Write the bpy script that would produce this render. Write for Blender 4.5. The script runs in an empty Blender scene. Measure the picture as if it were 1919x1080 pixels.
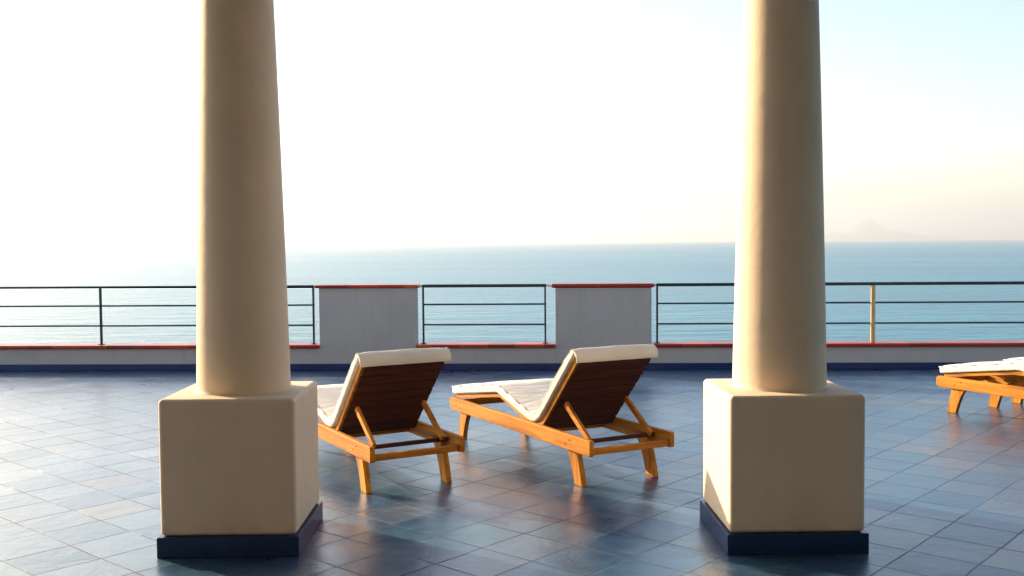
import bpy, bmesh, math, random
from mathutils import Vector, Matrix
random.seed(7)
R = math.radians
S = bpy.context.scene
C = S.collection

# ------------------------------------------------------------------ camera
CAM_H = 1.40
F_PX = 1900.0
cam = bpy.data.cameras.new("camera")
cam.sensor_width = 36.0
cam.lens = 36.0 * F_PX / 1919.0
cam.clip_start = 0.05
cam.clip_end = 200000.0
co = bpy.data.objects.new("camera", cam)
C.objects.link(co)
yaw, pitch, roll = R(0.83), R(-2.62), R(0.40)
fw = Vector((math.sin(yaw)*math.cos(pitch), math.cos(yaw)*math.cos(pitch), math.sin(pitch)))
rt = Vector((math.cos(yaw), -math.sin(yaw), 0.0))
up = rt.cross(fw)
r2 = rt*math.cos(roll) - up*math.sin(roll)
u2 = rt*math.sin(roll) + up*math.cos(roll)
m = Matrix((r2, u2, -fw)).transposed().to_4x4()
m.translation = Vector((0, 0, CAM_H))
co.matrix_world = m
S.camera = co

# ------------------------------------------------------------------ sky, sun, exposure
SUN_EL = R(17.0)
SUN_AZ = R(-53.0)          # clockwise from +Y
w = bpy.data.worlds.new("World")
S.world = w
w.use_nodes = True
nt = w.node_tree
sky = nt.nodes.new("ShaderNodeTexSky")
sky.sky_type = 'NISHITA'
sky.sun_disc = False
sky.sun_elevation = SUN_EL
sky.sun_rotation = SUN_AZ
sky.altitude = 50
sky.air_density = 1.0
sky.dust_density = 1.3
sky.ozone_density = 1.0
bg = nt.nodes["Background"]
bg.inputs[1].default_value = 0.125
nt.links.new(sky.outputs[0], bg.inputs[0])

sl = bpy.data.lights.new("sun", 'SUN')
sl.energy = 5.0
sl.angle = R(0.6)
sl.color = (1.0, 0.73, 0.44)
so = bpy.data.objects.new("sun", sl)
C.objects.link(so)
sd = Vector((math.sin(SUN_AZ)*math.cos(SUN_EL), math.cos(SUN_AZ)*math.cos(SUN_EL), math.sin(SUN_EL)))
so.rotation_euler = sd.to_track_quat('Z', 'Y').to_euler()
so.location = sd*30

S.view_settings.view_transform = 'Standard'
S.view_settings.look = 'None'
S.view_settings.exposure = 1.33
S.view_settings.gamma = 1.0
S.cycles.max_bounces = 8
S.cycles.volume_bounces = 0

# ------------------------------------------------------------------ materials
def mat(name):
    mt = bpy.data.materials.new(name)
    mt.use_nodes = True
    n = mt.node_tree
    b = n.nodes["Principled BSDF"]
    return mt, n, b, n.links

def N(n, t, **kw):
    k = n.nodes.new(t)
    for a, v in kw.items():
        setattr(k, a, v)
    return k

def ramp(n, fac, stops):
    r = N(n, "ShaderNodeValToRGB")
    e = r.color_ramp.elements
    while len(e) < len(stops):
        e.new(0.5)
    for i, (p, c) in enumerate(stops):
        e[i].position = p
        e[i].color = (c[0], c[1], c[2], 1)
    n.links.new(fac, r.inputs[0])
    return r.outputs[0]

def noise(n, vec, scale, detail=4, rough=0.55, dist=0.0):
    k = N(n, "ShaderNodeTexNoise")
    k.inputs["Scale"].default_value = scale
    k.inputs["Detail"].default_value = detail
    k.inputs["Roughness"].default_value = rough
    k.inputs["Distortion"].default_value = dist
    if vec is not None:
        n.links.new(vec, k.inputs["Vector"])
    return k

def mapping(n, src, scale=(1, 1, 1), rot=(0, 0, 0), loc=(0, 0, 0)):
    k = N(n, "ShaderNodeMapping")
    k.inputs["Scale"].default_value = scale
    k.inputs["Rotation"].default_value = rot
    k.inputs["Location"].default_value = loc
    n.links.new(src, k.inputs["Vector"])
    return k.outputs[0]

def bump(n, h, strength, dist):
    k = N(n, "ShaderNodeBump")
    k.inputs["Strength"].default_value = strength
    k.inputs["Distance"].default_value = dist
    n.links.new(h, k.inputs["Height"])
    return k

def simple(name, c0, c1, scale, rough, bmp=0.2, bd=0.002, bscale=60, stretch=(1, 1, 1), spec=None, metal=0):
    mt, n, b, L = mat(name)
    tc = N(n, "ShaderNodeTexCoord")
    v = mapping(n, tc.outputs["Object"], stretch)
    k = noise(n, v, scale, 6, 0.6)
    L.new(ramp(n, k.outputs[0], [(0.3, c0), (0.7, c1)]), b.inputs["Base Color"])
    b.inputs["Roughness"].default_value = rough
    b.inputs["Metallic"].default_value = metal
    if spec is not None:
        b.inputs["Specular IOR Level"].default_value = spec
    k2 = noise(n, v, bscale, 3, 0.6)
    L.new(bump(n, k2.outputs[0], bmp, bd).outputs[0], b.inputs["Normal"])
    return mt

M = {}
def plaster(name, base, dirt, amt, floor_grime):
    mt, n, b, L = mat(name)
    tc = N(n, "ShaderNodeTexCoord"); o = tc.outputs["Object"]
    k = noise(n, o, 1.7, 7, 0.62, 0.4)
    c = ramp(n, k.outputs[0], [(0.30, tuple(v*0.91 for v in base)), (0.52, base), (0.75, tuple(min(1, v*1.05) for v in base))])
    streak = noise(n, mapping(n, o, (9, 9, 0.8)), 1.0, 5, 0.6)
    sm_ = N(n, "ShaderNodeMapRange"); sm_.inputs[1].default_value = 0.56; sm_.inputs[2].default_value = 0.80; sm_.inputs[4].default_value = amt
    L.new(streak.outputs[0], sm_.inputs[0])
    sp = N(n, "ShaderNodeSeparateXYZ"); L.new(o, sp.inputs[0])
    gm = N(n, "ShaderNodeMapRange"); gm.inputs[1].default_value = floor_grime; gm.inputs[2].default_value = floor_grime-0.10
    gm.inputs[3].default_value = 0.0; gm.inputs[4].default_value = 0.9
    L.new(sp.outputs[2], gm.inputs[0])
    gn = noise(n, o, 11, 6, 0.7)
    gg = N(n, "ShaderNodeMapRange"); gg.inputs[1].default_value = 0.45; gg.inputs[2].default_value = 0.75
    L.new(gn.outputs[0], gg.inputs[0])
    gp = N(n, "ShaderNodeMath", operation='MULTIPLY'); L.new(gm.outputs[0], gp.inputs[0]); L.new(gg.outputs[0], gp.inputs[1])
    ad = N(n, "ShaderNodeMath", operation='ADD', use_clamp=True); L.new(gp.outputs[0], ad.inputs[0]); L.new(sm_.outputs[0], ad.inputs[1])
    mx = N(n, "ShaderNodeMix", data_type='RGBA'); L.new(ad.outputs[0], mx.inputs[0]); L.new(c, mx.inputs[6]); mx.inputs[7].default_value = (*dirt, 1)
    L.new(mx.outputs[2], b.inputs["Base Color"])
    b.inputs["Roughness"].default_value = 0.72
    h1 = noise(n, mapping(n, o, (1, 1, 1.6)), 7, 5, 0.6, 0.8)
    h2 = noise(n, o, 90, 3, 0.6)
    ma = N(n, "ShaderNodeMath", operation='MULTIPLY_ADD'); ma.inputs[1].default_value = 0.12
    L.new(h2.outputs[0], ma.inputs[0]); L.new(h1.outputs[0], ma.inputs[2])
    L.new(bump(n, ma.outputs[0], 0.45, 0.006).outputs[0], b.inputs["Normal"])
    return mt
M['plaster'] = plaster('cream_plaster', (0.78, 0.645, 0.495), (0.48, 0.38, 0.27), 0.14, 0.17)
M['grey_wall'] = plaster('grey_parapet_paint', (0.50, 0.485, 0.455), (0.33, 0.31, 0.28), 0.35, 0.10)
def coping():
    mt, n, b, L = mat('glazed_coping_tiles')
    tc = N(n, "ShaderNodeTexCoord"); sp = N(n, "ShaderNodeSeparateXYZ"); L.new(tc.outputs["Object"], sp.inputs[0])
    dv = N(n, "ShaderNodeMath", operation='DIVIDE'); dv.inputs[1].default_value = 0.30; L.new(sp.outputs[0], dv.inputs[0])
    fl = N(n, "ShaderNodeMath", operation='FLOOR'); L.new(dv.outputs[0], fl.inputs[0])
    fr = N(n, "ShaderNodeMath", operation='FRACT'); L.new(dv.outputs[0], fr.inputs[0])
    wn = N(n, "ShaderNodeTexWhiteNoise", noise_dimensions='1D'); L.new(fl.outputs[0], wn.inputs["W"])
    c = ramp(n, wn.outputs["Value"], [(0, (0.26, 0.014, 0.010)), (0.45, (0.36, 0.022, 0.013)), (0.8, (0.44, 0.040, 0.018)), (1, (0.50, 0.10, 0.025))])  # red tile tones; the orange end imitates sunlit stretches of the coping
    s_ = N(n, "ShaderNodeMath", operation='SUBTRACT'); s_.inputs[1].default_value = 0.5; L.new(fr.outputs[0], s_.inputs[0])
    a_ = N(n, "ShaderNodeMath", operation='ABSOLUTE'); L.new(s_.outputs[0], a_.inputs[0])
    g_ = N(n, "ShaderNodeMapRange"); g_.inputs[1].default_value = 0.478; g_.inputs[2].default_value = 0.488; L.new(a_.outputs[0], g_.inputs[0])
    mx = N(n, "ShaderNodeMix", data_type='RGBA'); L.new(g_.outputs[0], mx.inputs[0]); L.new(c, mx.inputs[6]); mx.inputs[7].default_value = (0.16, 0.10, 0.08, 1)
    L.new(mx.outputs[2], b.inputs["Base Color"]); b.inputs["Roughness"].default_value = 0.38
    k = noise(n, tc.outputs["Object"], 18, 4)
    L.new(bump(n, k.outputs[0], 0.25, 0.004).outputs[0], b.inputs["Normal"])
    return mt
M['red_cap'] = coping()
M['navy_trim'] = simple('navy_tile_trim', (0.005, 0.024, 0.100), (0.010, 0.040, 0.150), 6, 0.28, 0.1, 0.001, 15)
M['rail_paint'] = simple('dark_rail_paint', (0.010, 0.020, 0.030), (0.022, 0.035, 0.045), 9, 0.4, 0.1, 0.001, 30)
M['cream_post'] = simple('cream_post_paint', (0.58, 0.38, 0.15), (0.66, 0.46, 0.20), 9, 0.45, 0.1, 0.001, 30)
M['bracket'] = simple('pale_bracket_metal', (0.65, 0.63, 0.58), (0.75, 0.73, 0.68), 20, 0.4, 0.1, 0.001, 40)
M['bolt'] = simple('dull_brass', (0.16, 0.10, 0.05), (0.22, 0.15, 0.08), 20, 0.5, 0.1, 0.001, 40, metal=0.8)
M['ceiling'] = simple('ceiling_plaster', (0.60, 0.50, 0.37), (0.66, 0.56, 0.43), 1.5, 0.85, 0.2, 0.003, 30)
M['house_wall'] = simple('house_plaster', (0.30, 0.20, 0.12), (0.36, 0.25, 0.15), 1.2, 0.8, 0.3, 0.004, 30)

def cushion_mat():
    mt, n, b, L = mat('cream_cushion_fabric')
    tc = N(n, "ShaderNodeTexCoord")
    k = noise(n, tc.outputs["Object"], 6, 5, 0.6)
    L.new(ramp(n, k.outputs[0], [(0.3, (0.70, 0.68, 0.62)), (0.7, (0.78, 0.765, 0.71))]), b.inputs["Base Color"])
    b.inputs["Roughness"].default_value = 0.9
    b.inputs["Sheen Weight"].default_value = 0.25
    k2 = noise(n, mapping(n, tc.outputs["Object"], (0.9, 3.2, 3.2)), 4.2, 3, 0.5, 1.2)
    k3 = noise(n, tc.outputs["Object"], 500, 2, 0.5)
    mx = N(n, "ShaderNodeMath", operation='MULTIPLY_ADD')
    mx.inputs[1].default_value = 0.06
    L.new(k3.outputs[0], mx.inputs[0]); L.new(k2.outputs[0], mx.inputs[2])
    L.new(bump(n, mx.outputs[0], 0.28, 0.02).outputs[0], b.inputs["Normal"])
    return mt
M['cushion'] = cushion_mat()

def wood(name, c0, c1, c2, axis):
    mt, n, b, L = mat(name)
    tc = N(n, "ShaderNodeTexCoord")
    oi = N(n, "ShaderNodeObjectInfo")
    ad = N(n, "ShaderNodeVectorMath", operation='ADD')
    mu = N(n, "ShaderNodeVectorMath", operation='SCALE')
    cb = N(n, "ShaderNodeCombineXYZ")
    L.new(oi.outputs["Random"], cb.inputs[0]); L.new(oi.outputs["Random"], cb.inputs[2])
    L.new(cb.outputs[0], mu.inputs[0]); mu.inputs[3].default_value = 7
    L.new(tc.outputs["Object"], ad.inputs[0]); L.new(mu.outputs[0], ad.inputs[1])
    st = [26, 26, 26]; st[axis] = 1.6
    v = mapping(n, ad.outputs[0], st)
    k = noise(n, v, 1.0, 6, 0.6, 0.6)
    L.new(ramp(n, k.outputs[0], [(0.25, c0), (0.5, c1), (0.78, c2)]), b.inputs["Base Color"])
    b.inputs["Roughness"].default_value = 0.60
    b.inputs["Specular IOR Level"].default_value = 0.22
    st2 = [90, 90, 90]; st2[axis] = 4
    k2 = noise(n, mapping(n, ad.outputs[0], st2), 1.0, 4, 0.6)
    L.new(bump(n, k2.outputs[0], 0.2, 0.001).outputs[0], b.inputs["Normal"])
    return mt
TEAK = ((0.19, 0.062, 0.006), (0.50, 0.195, 0.016), (0.68, 0.315, 0.040))
M['wood_y'] = wood('teak_grain_along', *TEAK, 1)
M['wood_x'] = wood('teak_grain_across', *TEAK, 0)
M['wood_z'] = wood('teak_grain_upright', *TEAK, 2)
DK = ((0.034, 0.009, 0.004), (0.064, 0.018, 0.008), (0.100, 0.030, 0.013))  # dark brown wood, shade of the backrest's rear mixed into the colour
M['dark_wood'] = wood('dark_shade_slats', *DK, 0)

def tile_mat():
    mt, n, b, L = mat('blue_slate_tiles')
    tc = N(n, "ShaderNodeTexCoord")
    T = 0.30
    x0, y0 = -2.218, 4.886
    a = R(-48.0)
    lx = -(x0*math.cos(a) - y0*math.sin(a))
    ly = -(x0*math.sin(a) + y0*math.cos(a))
    v = mapping(n, tc.outputs["Object"], (1, 1, 1), (0, 0, a), (lx, ly, 0))
    sc = N(n, "ShaderNodeVectorMath", operation='SCALE'); sc.inputs[3].default_value = 1/T
    L.new(v, sc.inputs[0])
    # slightly wavering joints
    wob = noise(n, tc.outputs["Object"], 5.0, 2)
    wsub = N(n, "ShaderNodeVectorMath", operation='SUBTRACT'); wsub.inputs[1].default_value = (0.5, 0.5, 0.5)
    L.new(wob.outputs["Color"], wsub.inputs[0])
    wsc = N(n, "ShaderNodeVectorMath", operation='SCALE'); wsc.inputs[3].default_value = 0.05
    L.new(wsub.outputs[0], wsc.inputs[0])
    wad = N(n, "ShaderNodeVectorMath", operation='ADD')
    L.new(sc.outputs[0], wad.inputs[0]); L.new(wsc.outputs[0], wad.inputs[1])
    fl = N(n, "ShaderNodeVectorMath", operation='FLOOR'); L.new(wad.outputs[0], fl.inputs[0])
    fr = N(n, "ShaderNodeVectorMath", operation='FRACTION'); L.new(wad.outputs[0], fr.inputs[0])
    wn = N(n, "ShaderNodeTexWhiteNoise", noise_dimensions='2D'); L.new(fl.outputs[0], wn.inputs["Vector"])
    sep = N(n, "ShaderNodeSeparateXYZ"); L.new(fr.outputs[0], sep.inputs[0])
    def edge(o):
        s = N(n, "ShaderNodeMath", operation='SUBTRACT'); s.inputs[1].default_value = 0.5; L.new(o, s.inputs[0])
        ab = N(n, "ShaderNodeMath", operation='ABSOLUTE'); L.new(s.outputs[0], ab.inputs[0])
        return ab.outputs[0]
    mx = N(n, "ShaderNodeMath", operation='MAXIMUM'); L.new(edge(sep.outputs[0]), mx.inputs[0]); L.new(edge(sep.outputs[1]), mx.inputs[1])
    g = N(n, "ShaderNodeMapRange", interpolation_type='SMOOTHSTEP')
    g.inputs["From Min"].default_value = 0.480; g.inputs["From Max"].default_value = 0.494
    L.new(mx.outputs[0], g.inputs[0])
    jn = noise(n, tc.outputs["Object"], 1.6, 4, 0.6)
    jm = N(n, "ShaderNodeMapRange"); jm.inputs[1].default_value = 0.38; jm.inputs[2].default_value = 0.62
    jm.inputs[3].default_value = 0.25; jm.inputs[4].default_value = 1.0; L.new(jn.outputs[0], jm.inputs[0])
    gj = N(n, "ShaderNodeMath", operation='MULTIPLY'); L.new(g.outputs[0], gj.inputs[0]); L.new(jm.outputs[0], gj.inputs[1])
    g = gj
    # tile colour: per tile tone, and cleft streaks inside the tile
    tone = ramp(n, wn.outputs["Value"], [(0.0, (0.010, 0.066, 0.165)), (0.4, (0.018, 0.084, 0.185)), (0.75, (0.034, 0.102, 0.190)), (0.93, (0.055, 0.100, 0.185)), (1.0, (0.095, 0.12, 0.16))])
    jit = N(n, "ShaderNodeVectorMath", operation='SCALE'); jit.inputs[3].default_value = 5
    L.new(wn.outputs["Color"], jit.inputs[0])
    ja = N(n, "ShaderNodeVectorMath", operation='ADD'); L.new(jit.outputs[0], ja.inputs[0]); L.new(tc.outputs["Object"], ja.inputs[1])
    st = noise(n, ja.outputs[0], 4.5, 7, 0.62, 0.8)
    big = noise(n, tc.outputs["Object"], 0.8, 5, 0.6)
    stc = ramp(n, st.outputs[0], [(0.28, (0.45, 0.55, 0.70)), (0.5, (1, 1, 1)), (0.72, (2.3, 1.75, 1.30))])
    m1 = N(n, "ShaderNodeMix", data_type='RGBA', blend_type='MULTIPLY'); m1.inputs[0].default_value = 1
    L.new(tone, m1.inputs[6]); L.new(stc, m1.inputs[7])
    bigc = ramp(n, big.outputs[0], [(0.3, (0.60, 0.72, 0.88)), (0.55, (1.05, 1.05, 1.0)), (0.72, (1.9, 1.45, 1.15))])
    m2 = N(n, "ShaderNodeMix", data_type='RGBA', blend_type='MULTIPLY'); m2.inputs[0].default_value = 1
    L.new(m1.outputs[2], m2.inputs[6]); L.new(bigc, m2.inputs[7])
    m3 = N(n, "ShaderNodeMix", data_type='RGBA'); L.new(g.outputs[0], m3.inputs[0])
    L.new(m2.outputs[2], m3.inputs[6]); m3.inputs[7].default_value = (0.026, 0.050, 0.095, 1)
    L.new(m3.outputs[2], b.inputs["Base Color"])
    rr = N(n, "ShaderNodeMapRange"); rr.inputs["To Min"].default_value = 0.20; rr.inputs["To Max"].default_value = 0.48
    rb = N(n, "ShaderNodeMath", operation='MULTIPLY_ADD'); rb.inputs[1].default_value = 1.1
    rs_ = N(n, "ShaderNodeMath", operation='SUBTRACT'); rs_.inputs[1].default_value = 0.5; L.new(big.outputs[0], rs_.inputs[0])
    L.new(rs_.outputs[0], rb.inputs[0]); L.new(st.outputs[0], rb.inputs[2])
    L.new(rb.outputs[0], rr.inputs[0])
    ra = N(n, "ShaderNodeMath", operation='MULTIPLY_ADD'); ra.inputs[1].default_value = 0.6
    L.new(g.outputs[0], ra.inputs[0]); L.new(rr.outputs[0], ra.inputs[2])
    L.new(ra.outputs[0], b.inputs["Roughness"])
    spm = N(n, "ShaderNodeMapRange"); spm.inputs["To Min"].default_value = 0.9; spm.inputs["To Max"].default_value = 0.1
    L.new(g.outputs[0], spm.inputs[0]); L.new(spm.outputs[0], b.inputs["Specular IOR Level"])
    b.inputs["Coat Weight"].default_value = 0.45
    b.inputs["Coat Roughness"].default_value = 0.28
    # relief
    inv = N(n, "ShaderNodeMath", operation='MULTIPLY_ADD'); inv.inputs[1].default_value = -0.4
    L.new(g.outputs[0], inv.inputs[0])
    sm = N(n, "ShaderNodeMath", operation='MULTIPLY'); sm.inputs[1].default_value = 1.3
    L.new(st.outputs[0], sm.inputs[0]); L.new(sm.outputs[0], inv.inputs[2])
    bp = bump(n, inv.outputs[0], 0.7, 0.006)
    # each tile is laid a hair out of level
    ts = N(n, "ShaderNodeVectorMath", operation='SUBTRACT'); ts.inputs[1].default_value = (0.5, 0.5, 0.5); L.new(wn.outputs["Color"], ts.inputs[0])
    tm = N(n, "ShaderNodeVectorMath", operation='MULTIPLY'); tm.inputs[1].default_value = (0.055, 0.055, 0.0); L.new(ts.outputs[0], tm.inputs[0])
    ta = N(n, "ShaderNodeVectorMath", operation='ADD'); L.new(tm.outputs[0], ta.inputs[0]); L.new(bp.outputs[0], ta.inputs[1])
    tn = N(n, "ShaderNodeVectorMath", operation='NORMALIZE'); L.new(ta.outputs[0], tn.inputs[0])
    L.new(tn.outputs[0], b.inputs["Normal"])
    L.new(tn.outputs[0], b.inputs["Coat Normal"])
    return mt
M['tiles'] = tile_mat()

def sea_mat():
    mt, n, b, L = mat('sea_water')
    tc = N(n, "ShaderNodeTexCoord")
    k0 = noise(n, mapping(n, tc.outputs["Object"], (1, 2.2, 1)), 0.0016, 4)
    L.new(ramp(n, k0.outputs[0], [(0.35, (0.003, 0.130, 0.225)), (0.65, (0.008, 0.205, 0.300))]), b.inputs["Base Color"])
    b.inputs["IOR"].default_value = 1.333
    b.inputs["Roughness"].default_value = 0.27
    k1 = noise(n, mapping(n, tc.outputs["Object"], (1, 2.5, 1)), 0.03, 5, 0.6)
    k2 = noise(n, mapping(n, tc.outputs["Object"], (1, 1.8, 1)), 0.35, 6, 0.65)
    ma = N(n, "ShaderNodeMath", operation='MULTIPLY_ADD'); ma.inputs[1].default_value = 0.12
    L.new(k2.outputs[0], ma.inputs[0]); L.new(k1.outputs[0], ma.inputs[2])
    L.new(bump(n, ma.outputs[0], 0.45, 6.0).outputs[0], b.inputs["Normal"])
    return mt
M['sea'] = sea_mat()
M['rock'] = simple('island_rock', (0.05, 0.075, 0.05), (0.14, 0.13, 0.10), 0.002, 0.95, 0.0, 1, 0.01)

# ------------------------------------------------------------------ mesh helpers
def link(name, bm, material, parent=None, smooth=False, bevel=0.0, seg=2, subsurf=0):
    me = bpy.data.meshes.new(name)
    bmesh.ops.recalc_face_normals(bm, faces=bm.faces)
    bm.to_mesh(me); bm.free()
    me.materials.append(material)
    if smooth:
        for p in me.polygons:
            p.use_smooth = True
    o = bpy.data.objects.new(name, me)
    C.objects.link(o)
    if parent:
        o.parent = parent
    if bevel:
        b = o.modifiers.new("bevel", 'BEVEL'); b.width = bevel; b.segments = seg
        b.limit_method = 'ANGLE'; b.angle_limit = R(35)
        for p in me.polygons:
            p.use_smooth = True
        wn = o.modifiers.new("wn", 'WEIGHTED_NORMAL'); wn.keep_sharp = False
    if subsurf:
        s = o.modifiers.new("sub", 'SUBSURF'); s.levels = subsurf; s.render_levels = subsurf
    return o

def box(bm, x0, x1, y0, y1, z0, z1, mtx=None):
    vs = [bm.verts.new((x, y, z)) for x in (x0, x1) for y in (y0, y1) for z in (z0, z1)]
    for f in ((0, 1, 3, 2), (4, 6, 7, 5), (0, 4, 5, 1), (2, 3, 7, 6), (0, 2, 6, 4), (1, 5, 7, 3)):
        bm.faces.new([vs[i] for i in f])
    if mtx:
        bmesh.ops.transform(bm, matrix=mtx, verts=vs)
    return vs

def prism(bm, pts, x0, x1):
    """closed outline of (y,z) points extruded from x0 to x1"""
    a = [bm.verts.new((x0, y, z)) for y, z in pts]
    b = [bm.verts.new((x1, y, z)) for y, z in pts]
    n = len(pts)
    bm.faces.new(a); bm.faces.new(b[::-1])
    for i in range(n):
        bm.faces.new((a[i], b[i], b[(i+1) % n], a[(i+1) % n]))
    return a + b

def beam(bm, x0, x1, p, q, th):
    """bar of thickness th running from (y,z) p to q"""
    d = Vector((q[0]-p[0], q[1]-p[1])).normalized()
    n_ = Vector((-d.y, d.x))*th/2
    prism(bm, [(p[0]+n_.x, p[1]+n_.y), (p[0]-n_.x, p[1]-n_.y), (q[0]-n_.x, q[1]-n_.y), (q[0]+n_.x, q[1]+n_.y)], x0, x1)

def cyl(bm, p, q, r, seg=12):
    p, q = Vector(p), Vector(q)
    d = (q-p)
    mt = Matrix.Translation((p+q)/2) @ d.to_track_quat('Z', 'Y').to_matrix().to_4x4()
    bmesh.ops.create_cone(bm, cap_ends=True, segments=seg, radius1=r, radius2=r, depth=d.length, matrix=mt)

def lathe(bm, prof, seg=96, cx=0, cy=0):
    rings = []
    for r_, z in prof:
        rings.append([bm.verts.new((cx+r_*math.cos(2*math.pi*i/seg), cy+r_*math.sin(2*math.pi*i/seg), z)) for i in range(seg)])
    for a, b in zip(rings, rings[1:]):
        for i in range(seg):
            bm.faces.new((a[i], a[(i+1) % seg], b[(i+1) % seg], b[i]))
    bm.faces.new(rings[0][::-1]); bm.faces.new(rings[-1])

def empty(name, loc, rz=0):
    o = bpy.data.objects.new(name, None)
    o.empty_display_size = 0.2
    C.objects.link(o)
    o.location = loc
    o.rotation_euler = (0, 0, rz)
    return o

def tag(o, label=None, cat=None, group=None, kind=None):
    if label: o['label'] = label
    if cat: o['category'] = cat
    if group: o['group'] = group
    if kind: o['kind'] = kind
    return o

# ------------------------------------------------------------------ setting: sea, island, terrace
SEA_Z = -30.0
bm = bmesh.new()
rings = [60, 300, 1200, 5000, 20000, 60000]
cv = bm.verts.new((0, 0, 0)); prev = None
for r_ in rings:
    ring = [bm.verts.new((r_*math.cos(2*math.pi*i/96), r_*math.sin(2*math.pi*i/96), 0)) for i in range(96)]
    for i in range(96):
        if prev: bm.faces.new((prev[i], ring[i], ring[(i+1) % 96], prev[(i+1) % 96]))
        else: bm.faces.new((cv, ring[i], ring[(i+1) % 96]))
    prev = ring
sea = tag(link('sea', bm, M['sea']), kind='structure')
sea.location = (0, 0, SEA_Z)

# far island, steep peak with a long low shoulder either side
bm = bmesh.new()
NX, NY = 90, 24
def island_h(u, v):
    pk = 0.88*math.exp(-((u+0.13)/0.13)**2) + 0.42*math.exp(-((u-0.12)/0.26)**2) + 0.42*math.exp(-((u+0.46)/0.16)**2) + 0.16*math.exp(-((u-0.6)/0.25)**2)
    ridge = 0.07*math.sin(u*31+1.3) + 0.05*math.sin(u*57+v*9) + 0.03*math.sin(u*111+v*23)
    env = max(0.0, 1-abs(u)**4)*max(0.0, 1-v*v)
    return max(0.0, (pk + ridge*0.5*pk)*env)
gr = [[bm.verts.new((u*2600, v*1300, 560*island_h(u, v)-3)) for v in [(-1+2*j/NY) for j in range(NY+1)]] for u in [(-1+2*i/NX) for i in range(NX+1)]]
for i in range(NX):
    for j in range(NY):
        bm.faces.new((gr[i][j], gr[i+1][j], gr[i+1][j+1], gr[i][j+1]))
isl = link('island', bm, M['rock'], smooth=True)
isl.location = (9700*1.57, 25500*1.57, SEA_Z)
isl.scale = (1.5, 1.57, 1.50)
isl.rotation_euler = (0, 0, R(-20))
tag(isl, kind='structure')

# terrace floor, one thick slab
PA = Vector((-5.5, 11.26)); PB = Vector((5.5, 10.67))      # foot of the parapet at the frame's edges
pd = (PB-PA).normalized(); pn = Vector((-pd.y, pd.x))       # along, outward (to the sea)
def par(s, o):
    p = PA + pd*s + pn*o
    return p.x, p.y
bm = bmesh.new()
S0, S1 = -6.0, 17.0
cs = [par(S0, 0.30), par(S1, 0.30), (11.0, -2.6), (-11.0, -2.6)]
t_ = [bm.verts.new((x, y, 0)) for x, y in cs]; b_ = [bm.verts.new((x, y, -0.4)) for x, y in cs]
bm.faces.new(t_); bm.faces.new(b_[::-1])
for i in range(4):
    bm.faces.new((t_[i], b_[i], b_[(i+1) % 4], t_[(i+1) % 4]))
tag(link('terrace_floor', bm, M['tiles']), kind='structure')

# roof over the covered walk and the house wall behind, both out of the frame
bm = bmesh.new(); box(bm, -11, 11, -2.6, 5.35, 3.42, 3.62)
tag(link('ceiling', bm, M['ceiling']), kind='structure')
bm = bmesh.new(); box(bm, -11, 11, 4.40, 5.0, 3.17, 3.417)
tag(link('ceiling_beam', bm, M['plaster']), kind='structure')
bm = bmesh.new(); box(bm, -11, 11, -2.6, -2.3, 0.004, 3.415)
tag(link('house_wall', bm, M['house_wall']), kind='structure')

# ------------------------------------------------------------------ parapet with piers, caps, skirting
pang = math.atan2(pd.y, pd.x)
par_root = empty('parapet', (PA.x, PA.y, 0), pang)
tag(par_root, 'low grey parapet wall with two tall piers, red caps and blue skirting', 'parapet')
def s_at(px):                        # photo column -> distance along the parapet (for measuring only)
    t = (px-960.0)/F_PX
    dx, dy = math.sin(yaw)+t*math.cos(yaw), math.cos(yaw)-t*math.sin(yaw)
    # intersect ray k*(dx,dy) with PA + pd*s
    det = dx*(-pd.y) + dy*pd.x
    k = (PA.x*(-pd.y) + PA.y*pd.x)/det
    return (Vector((k*dx, k*dy))-PA).dot(pd)
WT = 0.20
LOW = 0.243
TOP = 0.903
piers = [(s_at(597), s_at(779)), (s_at(1041), s_at(1222))]
bm = bmesh.new(); box(bm, S0, S1, 0, WT, 0, LOW)
link('wall', bm, M['grey_wall'], par_root, bevel=0.006)
for a, b in piers:
    bm = bmesh.new(); box(bm, a, b, 0.0015, WT-0.0015, LOW-0.02, TOP)
    link('pier', bm, M['grey_wall'], par_root, bevel=0.008)
    bm = bmesh.new(); box(bm, a-0.04, b+0.025, -0.025, WT+0.025, TOP, TOP+0.042)
    link('pier_cap', bm, M['red_cap'], par_root, bevel=0.010)
segs = [(S0, piers[0][0]), (piers[0][1], piers[1][0]), (piers[1][1], S1)]
for a, b in segs:
    bm = bmesh.new(); box(bm, a+(0.002 if a != S0 else 0), b-(0.002 if b != S1 else 0), -0.030, WT+0.03, LOW+0.0005, LOW+0.040)
    link('wall_cap', bm, M['red_cap'], par_root, bevel=0.010)
bm = bmesh.new(); box(bm, S0, S1, -0.014, -0.001, 0.003, 0.075)
link('skirting', bm, M['navy_trim'], par_root, bevel=0.003)

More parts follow.
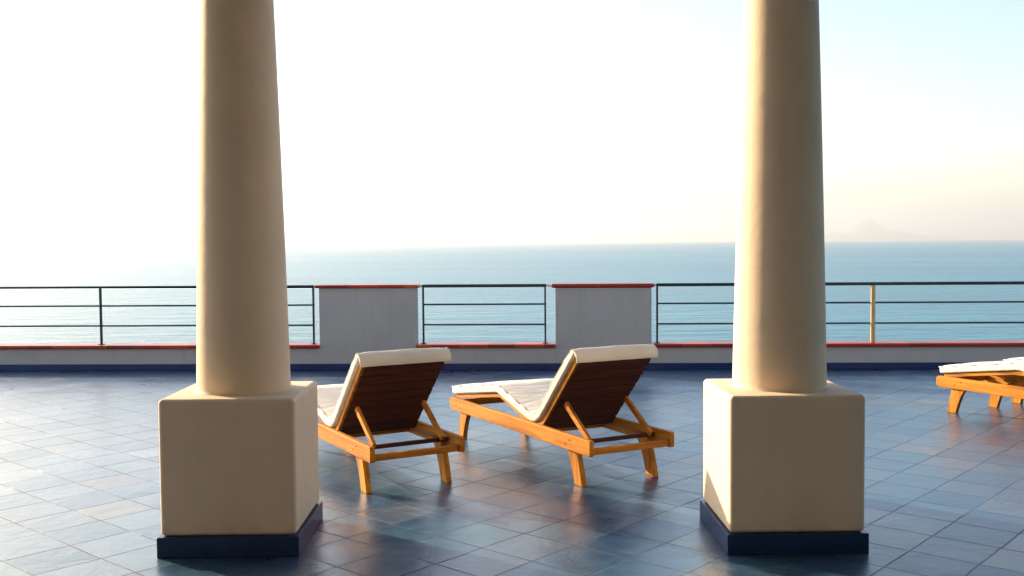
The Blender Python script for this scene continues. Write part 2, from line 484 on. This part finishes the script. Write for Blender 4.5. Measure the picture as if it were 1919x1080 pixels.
# railings, one between each pair of piers
def railing(a, b, posts, label, brackets):
    root = empty('railing', (PA.x, PA.y, 0), pang)
    tag(root, label, 'railing', 'dark railings between the parapet piers')
    yc = WT*0.5
    z0 = LOW+0.041
    bm = bmesh.new(); box(bm, a, b, yc-0.022, yc+0.022, TOP+0.006, TOP+0.040)
    link('top_rail', bm, M['rail_paint'], root, bevel=0.006)
    for z in (0.490, 0.712):
        bm = bmesh.new(); cyl(bm, (a, yc, z), (b, yc, z), 0.0095)
        link('rail_bar', bm, M['rail_paint'], root, smooth=False, bevel=0)
    for s, kind in posts:
        bm = bmesh.new()
        if kind == 'thin':
            box(bm, s-0.010, s+0.010, yc-0.016, yc+0.016, z0+0.0065, TOP+0.0055)
            link('post', bm, M['rail_paint'], root, bevel=0.003)
        else:
            box(bm, s-0.022, s+0.022, yc-0.034, yc-0.011, z0, TOP+0.0055)
            o = link('post', bm, M['cream_post'], root, bevel=0.004)
            o['label'] = 'wider cream post catching the sun'
    for s, kind in posts:
        if kind == 'thin':
            bm = bmesh.new(); box(bm, s-0.028, s+0.028, yc-0.030, yc+0.030, z0, z0+0.006)
            link('foot_plate', bm, M['rail_paint'], root, bevel=0.002)
    for s, d in brackets:
        bm = bmesh.new(); box(bm, min(s, s+d*0.075), max(s, s+d*0.075), yc-0.012, yc+0.012, TOP+0.008, TOP+0.032)
        link('bracket', bm, M['bracket'], root, bevel=0.004)
    return root
g0, g1, g2, g3 = s_at(583), s_at(791), s_at(1024), s_at(1234)
railing(S0+0.1, g0+0.010, [(S0+0.3, 'thin'), (s_at(180)-2.35, 'thin'), (s_at(180), 'thin'), (g0, 'thin')],
        'long dark railing left of both wall piers, running behind the left column', [(g0+0.012, 1)])
railing(g1-0.010, g2, [(g1, 'thin'), (g2-0.012, 'thin')],
        'short dark railing between the two tall grey piers', [(g1-0.012, -1), (g2+0.002, 1)])
railing(g3-0.010, S1-0.1, [(g3, 'thin'), (s_at(1642), 'cream'), (s_at(1642)+2.35, 'thin'), (S1-0.3, 'thin')],
        'long dark railing with a sunlit cream post, right of both wall piers', [(g3-0.012, -1)])

# ------------------------------------------------------------------ columns
def column(x0, y0, label):
    W, D = 0.632, 0.62
    root = empty('column', (x0, y0, 0))
    tag(root, label, 'column', 'cream columns on square pedestals')
    bm = bmesh.new(); box(bm, 0.0, W, 0.0, D, 0.0, 0.092)
    link('base_trim', bm, M['navy_trim'], root, bevel=0.004)
    bm = bmesh.new(); box(bm, 0.012, W-0.012, 0.014, D-0.012, 0.0925, 0.708)
    bmesh.ops.subdivide_edges(bm, edges=bm.edges[:], cuts=1, use_grid_fill=True)
    link('pedestal', bm, M['plaster'], root, bevel=0.022, seg=5)
    cx_, cy_ = W/2+0.003, 0.115+0.2185
    prof = [(0.226, 0.700), (0.226, 0.708), (0.221, 0.7125), (0.2175, 0.722)]
    for i in range(0, 25):
        t = i/24
        z = 0.73 + t*(3.02-0.73)
        r_ = 0.2165 - 0.0205*(z-0.73) - 0.0035*(z-0.73)**2
        prof.append((r_, z))
    rt_ = prof[-1][0]
    prof += [(rt_+0.012, 3.03), (rt_+0.02, 3.045), (rt_+0.012, 3.06), (rt_+0.004, 3.07)]
    bm = bmesh.new(); lathe(bm, prof, 128, cx_, cy_)
    o = link('shaft', bm, M['plaster'], root, smooth=True)
    e = o.modifiers.new("es", 'EDGE_SPLIT'); e.split_angle = R(50)
    bm = bmesh.new(); box(bm, cx_-0.22, cx_+0.22, cy_-0.22, cy_+0.22, 3.0705, 3.168)
    link('capital', bm, M['plaster'], root, bevel=0.01)
column(-1.525, 4.475, 'left cream column on a square pedestal, hiding part of a sunlounger')
column(1.012, 4.425, 'right cream column with a sunlit left side, standing right of both reclined loungers')

# ------------------------------------------------------------------ sunloungers
LL, LW = 1.90, 0.58
def lounger():
    root = empty('sun_lounger', (0, 0, 0))
    rw = 0.030
    # side rails, ends rounded
    for x in (0.0, LW-rw):
        pts = [(0.0, 0.200), (0.0, 0.280), (0.006, 0.286), (LL-0.02, 0.286), (LL, 0.270), (LL, 0.225)]
        for k in range(7):
            a = -math.pi/2*k/6
            pts.append((LL-0.045+0.045*math.cos(a), 0.225+0.028*math.sin(a)))
        pts += [(1.83, 0.197), (1.60, 0.197), (0.36, 0.197), (0.012, 0.195)]
        bm = bmesh.new(); prism(bm, pts, x, x+rw)
        link('side_rail', bm, M['wood_y'], root, bevel=0.004)
    # sabre legs, set just inside the rails
    for x in (rw-0.006, LW-2*rw+0.006-0.004):
        def leg(outer, inner):
            bm = bmesh.new(); prism(bm, outer+inner[::-1], x, x+rw+0.004)
            link('leg', bm, M['wood_z'], root, bevel=0.004)
        n_ = 8
        # foot-end leg
        o_, i_ = [], []
        for k in range(n_+1):
            t = k/n_; z = 0.235*(1-t)
            o_.append((1.752+0.058*t**0.7, z))
            i_.append((1.575+0.155*t**0.42, z))
        leg(o_, i_)
        # head-end leg
        o_, i_ = [], []
        for k in range(n_+1):
            t = k/n_; z = 0.235*(1-t)
            o_.append((0.205-0.085*t**0.75, z))
            i_.append((0.360-0.155*t**0.45, z))
        leg(o_, i_)
    # cross bars
    bm = bmesh.new(); box(bm, rw-0.001, LW-rw+0.001, 0.018, 0.048, 0.200, 0.236)
    link('cross_bar', bm, M['wood_x'], root, bevel=0.005)
    bm = bmesh.new(); box(bm, rw-0.001, LW-rw+0.001, 0.150, 0.172, 0.238, 0.262)
    link('cross_bar', bm, M['dark_wood'], root, bevel=0.005)
    bm = bmesh.new(); box(bm, rw-0.001, LW-rw+0.001, 1.845, 1.870, 0.215, 0.265)
    link('cross_bar', bm, M['wood_x'], root, bevel=0.005)
    bm = bmesh.new(); box(bm, rw-0.001, LW-rw+0.001, 0.70, 0.73, 0.205, 0.245)
    link('cross_bar', bm, M['wood_x'], root, bevel=0.004)
    # backrest: stiles, slats, head rail
    Hn, Tp = Vector((0.625, 0.262)), Vector((0.185, 0.725))
    d = (Tp-Hn); ln = d.length; d.normalize(); nn = Vector((d.y, -d.x))     # nn: towards the cushion side
    if nn.x < 0: nn = -nn
    br = empty('backrest', (0, 0, 0)); br.parent = root
    for x in (rw+0.004, LW-2*rw-0.008):
        bm = bmesh.new(); beam(bm, x-0.004, x+0.028, (Hn.x, Hn.y), (Tp.x, Tp.y), 0.034)
        link('stile', bm, M['wood_z'], br, bevel=0.003)
    ns = 8
    for k in range(ns):
        a = 0.008 + k*(ln-0.012)/ns; b = a + (ln-0.012)/ns - 0.010
        p, q = Hn+d*a, Hn+d*b
        p, q = p-nn*0.0235, q-nn*0.0235
        bm = bmesh.new(); beam(bm, rw+0.010, LW-rw-0.010, (p.x, p.y), (q.x, q.y), 0.012)  # dark slats reach over the stiles, standing in for their shaded backs
        link('slat', bm, M['dark_wood'], br, bevel=0.002)
    # props holding the backrest up
    for x in (rw+0.036, LW-2*rw-0.030):
        bm = bmesh.new(); beam(bm, x, x+0.022, (0.128, 0.262), (0.385, 0.438), 0.034)
        link('prop', bm, M['wood_y'], root, bevel=0.003)
    # leg rest, raised at the knee
    K = [(0.735, 0.272), (1.165, 0.388), (1.850, 0.292)]
    lr = empty('leg_rest', (0, 0, 0)); lr.parent = root
    for x in (rw+0.003, LW-2*rw-0.003):
        for p, q in zip(K, K[1:]):
            bm = bmesh.new(); beam(bm, x, x+0.028, p, q, 0.028)
            link('stile', bm, M['wood_y'], lr, bevel=0.003)
    for p, q, c in ((K[0], K[1], 5), (K[1], K[2], 8)):
        p, q = Vector(p), Vector(q); dd = (q-p)
        for k in range(c):
            a, b = p+dd*((k+0.08)/c), p+dd*((k+0.86)/c)
            bm = bmesh.new(); beam(bm, rw+0.0315, LW-rw-0.0315, (a.x, a.y), (b.x, b.y), 0.014)
            link('slat', bm, M['wood_x'], lr, bevel=0.002)
    # cushion: one soft pad following backrest, seat and leg rest
    base = [Tp+d*0.030+nn*0.018, Tp+nn*0.018, Tp-d*0.10+nn*0.018, Hn+d*0.30+nn*0.018, Hn+d*0.16+nn*0.018, Hn+d*0.065+nn*0.020,
            Vector((0.660, 0.290)), Vector((0.705, 0.290)), Vector((0.755, 0.296)), Vector((0.86, 0.324)), Vector((1.02, 0.367)), Vector((1.125, 0.394)),
            Vector((1.165, 0.4055)), Vector((1.205, 0.402)), Vector((1.33, 0.384)), Vector((1.52, 0.357)), Vector((1.70, 0.331)), Vector((1.835, 0.311)), Vector((1.878, 0.306))]
    th = 0.052
    top = []
    for i, p in enumerate(base):
        a = base[max(0, i-1)]; b = base[min(len(base)-1, i+1)]
        t = (b-a).normalized(); n_ = Vector((-t.y, t.x))
        if n_.y < 0 and i > 5: n_ = -n_
        if i <= 5: n_ = nn
        if 5 < i < 8: n_ = (Vector((0.12, 1.0))).normalized()
        top.append(p+n_*th*(0.62, 0.80, 0.95)[i] if i < 3 else p+n_*th)
    def pad(bm, lo, hi, x0, x1, cols=10):
        n_ = len(lo)
        grid = []
        xs = [x0+(x1-x0)*c/cols for c in range(cols+1)]
        for i in range(n_):
            row = []
            for c, x in enumerate(xs):
                e = 1-abs(2*c/cols-1)**6
                puff = 0.006*math.sin(i*2.1+c*1.3)*0.5*(e if 0 < c < cols else 0) + 0.010*e
                row.append(bm.verts.new((x, hi[i].x+(hi[i]-lo[i]).normalized().x*puff, hi[i].y+(hi[i]-lo[i]).normalized().y*puff)))
            grid.append(row)
        low = [[bm.verts.new((x, lo[i].x, lo[i].y)) for x in xs] for i in range(n_)]
        for i in range(n_-1):
            for c in range(cols):
                bm.faces.new((grid[i][c], grid[i][c+1], grid[i+1][c+1], grid[i+1][c]))
                bm.faces.new((low[i][c], low[i+1][c], low[i+1][c+1], low[i][c+1]))
            for c in (0, cols):
                bm.faces.new((grid[i][c], grid[i+1][c], low[i+1][c], low[i][c]))
        for i in (0, n_-1):
            for c in range(cols):
                bm.faces.new((grid[i][c], grid[i][c+1], low[i][c+1], low[i][c]))
    bm = bmesh.new(); pad(bm, base, top, 0.010, LW-0.010)
    cu0 = link('cushion', bm, M['cushion'], root, bevel=0.014, seg=3)
    # sewn piping round the upper edge
    bm = bmesh.new()
    for x in (0.0145, LW-0.0145):
        for a, b in zip(top, top[1:]):
            cyl(bm, (x, a.x, a.y), (x, b.x, b.y), 0.0036, 8)
    for p in (top[-1],):
        cyl(bm, (0.012, p.x, p.y), (LW-0.012, p.x, p.y), 0.0042, 8)
    link('piping', bm, M['cushion'], cu0, smooth=True)
    # bolts through the rails into the legs
    for x in (-0.0035, LW-0.0005):
        for y in (0.245, 1.70):
            for dy in (-0.028, 0.028):
                bm = bmesh.new(); cyl(bm, (x, y+dy, 0.243-dy*0.5), (x+0.004, y+dy, 0.243-dy*0.5), 0.0046, 14)
                link('bolt', bm, M['bolt'], root, smooth=False)
    # sleeve of the cushion folded over the head of the backrest
    hd = [Tp+d*0.036+nn*0.042, Tp+d*0.041+nn*0.020, Tp+d*0.041+nn*0.000, Tp+d*0.036-nn*0.016, Tp+d*0.027-nn*0.028, Tp+d*0.015-nn*0.0355, Tp+d*0.006-nn*0.036]
    inn = [Tp+d*0.031+nn*0.042, Tp+d*0.031+nn*0.012, Tp+d*0.028-nn*0.018, Tp+d*0.012-nn*0.0315, Tp+d*0.006-nn*0.0315]
    bm = bmesh.new()
    for sgn in (0,):
        pts = [(p.x, p.y) for p in hd] + [(p.x, p.y) for p in inn[::-1]]
        prism(bm, pts, 0.008, LW-0.008)
    link('head_flap', bm, M['cushion'], cu0, bevel=0.008, seg=3)
    return root

def kids(o):
    return [c for c in bpy.data.objects if c.parent == o]
def copy_tree(o, parent=None):
    c = o.copy(); C.objects.link(c); c.parent = parent
    for ch in kids(o):
        copy_tree(ch, c)
    return c
proto = lounger()
GRP = 'teak sunloungers with cream cushions'
spots = [
    ((0.506, 5.574), 26.8, 'reclined teak sunlounger seen whole between the two columns, knee rest raised'),
    ((-0.699, 5.473), 29.0, 'reclined teak sunlounger partly hidden behind the left column pedestal'),
    ((4.420, 6.447), 27.0, 'teak sunlounger at the right edge, its foot end and curved leg showing'),
    ((5.16, 6.87), 27.0, 'farthest sunlounger at the right edge, only its white cushion end showing'),
]
for i, ((x, y), a, lab) in enumerate(spots):
    o = proto if i == 0 else None
    if o is None:
        o = copy_tree(proto)
    o.location = (x, y, 0.0)
    o.rotation_euler = (0, 0, R(a))
    tag(o, lab, 'sunlounger', GRP)

# ------------------------------------------------------------------ haze over the sea
bm = bmesh.new(); box(bm, -64000, 64000, -64000, 64000, SEA_Z-4, 860)
hz_mat = bpy.data.materials.new('sea_haze'); hz_mat.use_nodes = True
hn = hz_mat.node_tree; hn.nodes.clear()
ho = hn.nodes.new("ShaderNodeOutputMaterial")
hv = hn.nodes.new("ShaderNodeVolumePrincipled")
hv.inputs["Color"].default_value = (0.86, 0.93, 1.0, 1)
hv.inputs["Density"].default_value = 6.8e-5
hv.inputs["Anisotropy"].default_value = 0.45
hn.links.new(hv.outputs[0], ho.inputs["Volume"])
hz = link('haze', bm, hz_mat)
tag(hz, kind='stuff')
